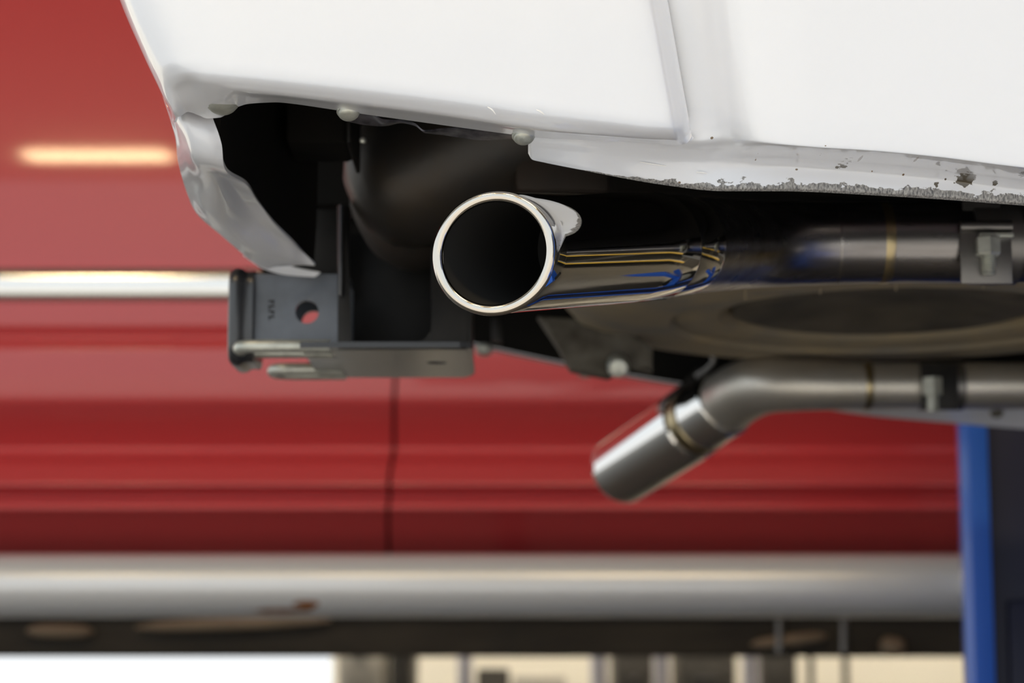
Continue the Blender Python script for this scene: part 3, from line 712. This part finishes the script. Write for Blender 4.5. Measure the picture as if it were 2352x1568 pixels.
# side bracket, U-shaped seen from the side
bm = bmesh.new(); Yb = 2.168
def arc(cx, cy_, r, a0, a1, n=6): return [(cx+r*math.cos(math.radians(a0+(a1-a0)*k/n)), cy_+r*math.sin(math.radians(a0+(a1-a0)*k/n))) for k in range(n+1)]
poly = [(775, 470), (775, 800), (1060, 800)]+arc(1062, 782, 20, 70, 0)+[(1085, 470), (992, 470)]+arc(962, 760, 28, 0, 90)+[(802, 790), (802, 470)]
prism(bm, [P(a_, b_, Yb) for a_, b_ in poly], (0, 0.010, 0), 0.0025)
obj('hitch_bracket', bm, M_black, HT)
bm = bmesh.new(); a = P(1075, 800, Yb); box(bm, P(1070,0,Yb).x, P(1082,0,Yb).x, Yb, y1-0.03, zp, P(0,480,Yb).z, 0.003); obj('bracket_web', bm, M_black, HT)
bm = bmesh.new(); a = P(640, 640, 2.30); b = P(790, 480, 2.30); box(bm, a.x+0.012, b.x, 2.30, 2.308, a.z-0.01, b.z, 0.001); obj('mounting_plate', bm, M_black, HT)
bm = bmesh.new(); a = P(780, 680, 2.166); b = P(788, 470, 2.166); box(bm, a.x-0.001, b.x, 2.162, 2.172, a.z, b.z, 0.001); obj('bracket_edge', bm, M_gloss, HT)
bm = bmesh.new(); a = P(790, 800, 2.36); b = P(1060, 540, 2.36); box(bm, a.x, b.x, 2.35, 2.356, zp+0.006, b.z, 0.001); obj('rear_web', bm, M_black, HT)
bm = bmesh.new(); a = P(1130, 812, 2.9); box(bm, a.x, a.x+0.014, 2.9, 2.92, P(0,785,2.9).z, P(0,730,2.9).z, 0.002); obj('mounting_stud', bm, M_black, SUV)

# ================================================================== RED TRUCK
RT = thing('red_truck', 'red pickup truck with chrome side strip and round step bar, behind the white car', 'truck', (0, 5.4, 0))
YR = 4.5
prof = [(-700,4.75),(-200,4.57),(0,4.518),(150,4.489),(300,4.4675),(450,4.453),(600,4.446),(700,4.450),(745,4.452),(764,4.462),(776,4.466),(784,4.456),(794,4.447),(806,4.444),(850,4.446),(915,4.454),(928,4.461),(945,4.478),(1000,4.535),(1030,4.562),(1038,4.556),(1050,4.530),(1066,4.500),(1085,4.484),(1112,4.468),(1120,4.474),(1130,4.505),(1143,4.515),(1150,4.500),(1162,4.488),(1170,4.490),(1180,4.505),(1240,4.575),(1290,4.635),(1380,4.70),(1412,4.72)]
PW = np.array([[P(1176, py, Y).y, P(1176, py, Y).z] for py, Y in prof])
PWs = pchip(PW, 220)
def seam(z):  # the door gap leans a little
    zt = P(0, 870, 4.45).z; zb_ = P(0, 1140, 4.49).z
    return P(908, 870, 4.45).x + (P(893, 1140, 4.49).x-P(908, 870, 4.45).x)*(zt-z)/(zt-zb_)
def red_panel(name, left):
    bm = bmesh.new(); rows = []
    for y, z in PWs:
        s = seam(z)
        xs = np.linspace(-2.3, s-0.004, 30) if left else np.linspace(s+0.004, 2.3, 40)
        rows.append([(x, y, z) for x in xs])
    G = np.array(rows).transpose(1, 0, 2)
    sheet(bm, G, 0.012, flip=False)
    return obj(name, bm, M_red, RT, angle=60)
red_panel('rear_door', True); fd = red_panel('front_door', False)
zt = P(0, -700, 4.62).z; zl = P(0, 1412, 4.62).z
bm = bmesh.new(); box(bm, -2.28, 2.28, 4.78, 6.35, zl+0.02, zt-0.01, 0.03); obj('body_shell', bm, M_black, RT)
# chrome strip
bm = bmesh.new(); za = P(0, 614, 4.44).z; zb2 = P(0, 690, 4.44).z
pts = []
for k in range(13):
    t = math.pi*k/12; pts.append((4.448-0.017*math.sin(t)**0.7, (za+zb2)/2+(za-zb2)/2*math.cos(t)))
va = [[bm.verts.new((x, y, z)) for y, z in pts] for x in (-2.3, 2.3)]
for k in range(12): bm.faces.new((va[0][k], va[1][k], va[1][k+1], va[0][k+1]))
bm.faces.new(va[0]); bm.faces.new(va[1][::-1]); bm.faces.new((va[0][0], va[0][12], va[1][12], va[1][0]))
obj('side_trim', bm, M_redchrome, RT, label='wide chrome side strip')
# round step bar
c = P(1176, 1345, 4.36); rT = 0.064
bm = bmesh.new(); sweep(bm, [(-2.0, c.y, c.z), (2.0, c.y, c.z)], [rT, rT], 64, 2, interp=False)
chips(M_tube, [((P(640, 1402, 4.32)[0], 4.33, P(640, 1402, 4.32)[2]), (0.075, 0.06, 0.006)), ((P(705, 1388, 4.31)[0], 4.31, P(705, 1388, 4.31)[2]), (0.03, 0.06, 0.008))], (150, 88, 20), nscale=30, jag=0.5)
sb_ = obj('step_bar', bm, M_tube, RT, label='chromed round step bar with a rust spot')
for x in (-1.6, 0.0, 1.6):
    bm = bmesh.new(); box(bm, x-0.03, x+0.03, c.y+0.04, 4.75, c.z-0.0, c.z+0.04, 0.005); obj('step_bracket', bm, M_black, RT)
# chassis seen below the bar
bm = bmesh.new(); z0 = P(0, 1505, 4.75).z; z1 = P(0, 1380, 4.75).z; box(bm, -2.25, 2.25, 4.75, 4.85, z0, z1, 0.01); obj('chassis_rail', bm, M_frame, RT)
bm = bmesh.new(); z0b = P(0, 1508, 5.9).z; box(bm, -2.25, 2.25, 5.85, 5.95, z0b, z1+0.05, 0.01); obj('chassis_rail', bm, M_frame, RT)
for (xa, ya, xb, yb, r) in [(60, 1448, 215, 1450, 0.016), (310, 1440, 760, 1424, 0.014), (1725, 1480, 1900, 1460, 0.014), (2020, 1480, 2080, 1490, 0.022)]:
    bm = bmesh.new(); p, q_ = P(xa, ya, 4.72), P(xb, yb, 4.72); m_ = (p+q_)/2
    sweep(bm, [p, p+(q_-p)*0.15, m_, p+(q_-p)*0.85, q_], [0.003, r*0.8, r, r*0.8, 0.003], 20, 30); obj('underbody_pipe', bm, M_frame2, RT)
for px in (1790, 1938):
    bm = bmesh.new(); p, q_ = P(px, 1420, 4.71), P(px, 1500, 4.71); sweep(bm, [p, q_], [0.009, 0.009], 12, 2, interp=False); obj('bracket_rod', bm, M_clamp, RT)
# wheels beyond the frame
for x in (-2.0, 2.0):
    for y in (4.75, 6.05):
        bm = bmesh.new(); lathe(bm, (x, y, 0.40), (0, 1, 0), [(0.22, -0.10), (0.36, -0.11), (0.395, -0.08), (0.40, 0), (0.395, 0.08), (0.36, 0.11), (0.22, 0.10)], 64, close=True)
        w_ = obj('wheel', bm, M_rub, RT)
        bm = bmesh.new(); lathe(bm, (x, y, 0.40), (0, 1, 0), [(0.0001, -0.06), (0.10, -0.06), (0.22, -0.09), (0.225, 0.09), (0.0001, 0.05)], 48); obj('rim', bm, M_zinc, w_)

# ================================================================== LIFT
# far post (channel, with carriage inside)
LP = thing('lift_post', 'blue vehicle lift post at the right edge, behind the white car', 'car lift', (P(2300,0,3.5).x, 3.6, 0), 'posts of the car lift')
xl = P(2222, 965, 3.5).x; xr = P(2266, 965, 3.5).x
bm = bmesh.new()
prism(bm, [(xl, 3.5, 0.02), (xr, 3.5, 0.02), (xr, 3.508, 0.02), (xl+0.012, 3.508, 0.02), (xl+0.012, 3.56, 0.02), (xl+0.28, 3.56, 0.02), (xl+0.28, 3.508, 0.02), (xl+0.24, 3.508, 0.02), (xl+0.24, 3.50, 0.02), (xl+0.29, 3.50, 0.02), (xl+0.29, 3.568, 0.02), (xl+0.003, 3.568, 0.02), (xl-0.010, 3.545, 0.02), (xl-0.013, 3.509, 0.02)], (0, 0, 2.9))
obj('channel_post', bm, M_blue2, LP, smooth=False)
bm = bmesh.new(); box(bm, xl+0.0005, xr, 3.497, 3.5005, 0.021, 2.91, 0.0005); obj('front_flange', bm, M_blue, LP)
bm = bmesh.new(); box(bm, xl+0.014, xl+0.278, 3.53, 3.558, 0.03, 1.5, 0.004)
box(bm, xl+0.06, xl+0.22, 3.515, 3.532, 0.5, 0.90, 0.005); box(bm, xl+0.06, xl+0.22, 3.515, 3.532, 0.1, 0.42, 0.005)
obj('carriage', bm, M_navy, LP)
bm = bmesh.new(); box(bm, xl-0.1, xl+0.4, 3.4, 3.85, 0, 0.02, 0.003); obj('base_plate', bm, M_blue, LP)
bm = bmesh.new(); box(bm, xl+0.20, 1.75, 3.36, 3.46, 0.62, 0.72, 0.008); box(bm, 1.25, 1.35, 2.85, 3.46, 0.62, 0.70, 0.008); box(bm, xl+0.20, xl+0.28, 3.40, 3.56, 0.62, 0.72, 0.008); obj('swing_arm', bm, M_blue, LP)
# near post, right of the camera; its arms reach under the car
LN = thing('lift_post', 'blue vehicle lift post right of the camera, on the near side of the white car', 'car lift', (1.9, 0.9, 0), 'posts of the car lift')
bm = bmesh.new(); box(bm, 1.75, 2.15, 0.70, 1.0, 0.02, 2.9, 0.01); obj('channel_post', bm, M_blue, LN)
bm = bmesh.new(); box(bm, 1.6, 2.3, 0.55, 1.1, 0, 0.02, 0.003); obj('base_plate', bm, M_blue, LN)
bm = bmesh.new()
prism(bm, [(1.77, 0.98, 0.55), (2.0, 1.04, 0.55), (0.98, 2.26, 0.55), (0.74, 2.06, 0.55)], (0, 0, 0.16), 0.01); obj('swing_arm', bm, M_blue, LN)
bm = bmesh.new(); lathe(bm, (0.88, 2.14, 0.71), (0, 0, 1), [(0.06, 0), (0.06, 0.02), (0.05, 0.03), (0.05, 0.12), (0.0001, 0.12)], 32); obj('lift_pad', bm, M_rub, LN)

# ================================================================== THINGS AGAINST THE BACK WALL
def block(name, label, cat, xa, xb, ytop, Y, m, depth=0.4, group=None, extra=None):
    a = P(xa, 1540, Y).x; b = P(xb, 1540, Y).x; z = P(0, ytop, Y).z
    t = thing(name, label, cat, ((a+b)/2, Y+depth/2, 0), group)
    bm = bmesh.new(); box(bm, a, b, Y, Y+depth, 0.06, z, 0.008); obj('cabinet_body', bm, m, t)
    bm = bmesh.new(); box(bm, a+0.02, b-0.02, Y+0.03, Y+depth-0.02, 0, 0.062); obj('plinth', bm, M_rub, t)
    n = 4
    for k in range(n):
        bm = bmesh.new(); h0 = 0.10+k*(z-0.14)/n; h1 = 0.085+(k+1)*(z-0.14)/n
        box(bm, a+0.02, b-0.02, Y-0.012, Y+0.002, h0, h1, 0.003); d_ = obj('drawer', bm, m, t)
        bm = bmesh.new(); box(bm, a+0.06, b-0.06, Y-0.025, Y-0.011, h1-0.05, h1-0.035, 0.003); obj('handle', bm, M_clamp, d_)
    return t
block('cabinet', 'tall pale grey cabinet against the back wall, beside the bright doorway', 'cabinet', 775, 882, 1440, 8.0, M_grey)
block('cabinet', 'narrow grey cabinet right of the pale one against the back wall', 'cabinet', 896, 950, 1440, 8.0, M_dgrey)
block('tool_chest', 'low dark tool chest between the first two pale cylinders', 'tool chest', 1095, 1170, 1535, 7.9, M_dgrey)
block('tool_chest', 'low grey tool chest just left of the second pale cylinder', 'tool chest', 1180, 1300, 1552, 7.9, M_grey)
block('tool_chest', 'dark tool chest between the second and third pale cylinders', 'tool chest', 1412, 1500, 1495, 7.9, M_dgrey)
block('tool_chest', 'dark brown-grey tool chest between the third and fourth pale cylinders', 'tool chest', 1560, 1690, 1495, 7.9, M_dgrey)
block('cabinet', 'dark slim cabinet right of the fourth pale cylinder', 'cabinet', 1752, 1830, 1495, 7.9, M_dgrey)
def cyl(px, r, Y, label, top):
    x = P(px, 1540, Y).x; z = P(0, top, Y).z
    t = thing('gas_cylinder', label, 'gas cylinder', (x, Y, 0), 'pale cylinders at the back wall')
    bm = bmesh.new(); lathe(bm, (x, Y, 0), (0, 0, 1), [(r*0.9, 0), (r, 0.01), (r, z-0.12), (r*0.9, z-0.07), (r*0.5, z-0.03), (r*0.35, z), (0.0001, z)], 32); obj('cylinder_body', bm, M_pale, t)
    bm = bmesh.new(); lathe(bm, (x, Y, z), (0, 0, 1), [(0.012, 0), (0.012, 0.04), (0.03, 0.045), (0.03, 0.06), (0.0001, 0.06)], 16); obj('valve', bm, M_weld, t)
cyl(1068, 0.026, 7.6, 'slim pale cylinder, first from the left under the red truck', 1400)
cyl(1376, 0.030, 7.6, 'slim pale cylinder, second from the left under the red truck', 1400)
cyl(1520, 0.028, 7.6, 'slim pale cylinder, third from the left under the red truck', 1400)
cyl(1724, 0.030, 7.6, 'slim pale cylinder, fourth from the left under the red truck', 1400)
for px, lab in ((1862, 'thin dark pole, left one of the pair near the blue lift post'), (1942, 'thin dark pole, right one of the pair near the blue lift post')):
    x = P(px, 1540, 7.7).x; bm = bmesh.new(); lathe(bm, (x, 7.7, 0), (0, 0, 1), [(0.035, 0), (0.035, 0.015), (0.012, 0.03), (0.012, 1.2), (0.0001, 1.2)], 20)
    tag(obj('pole', bm, M_dgrey), lab, 'pole', 'thin poles at the back wall')
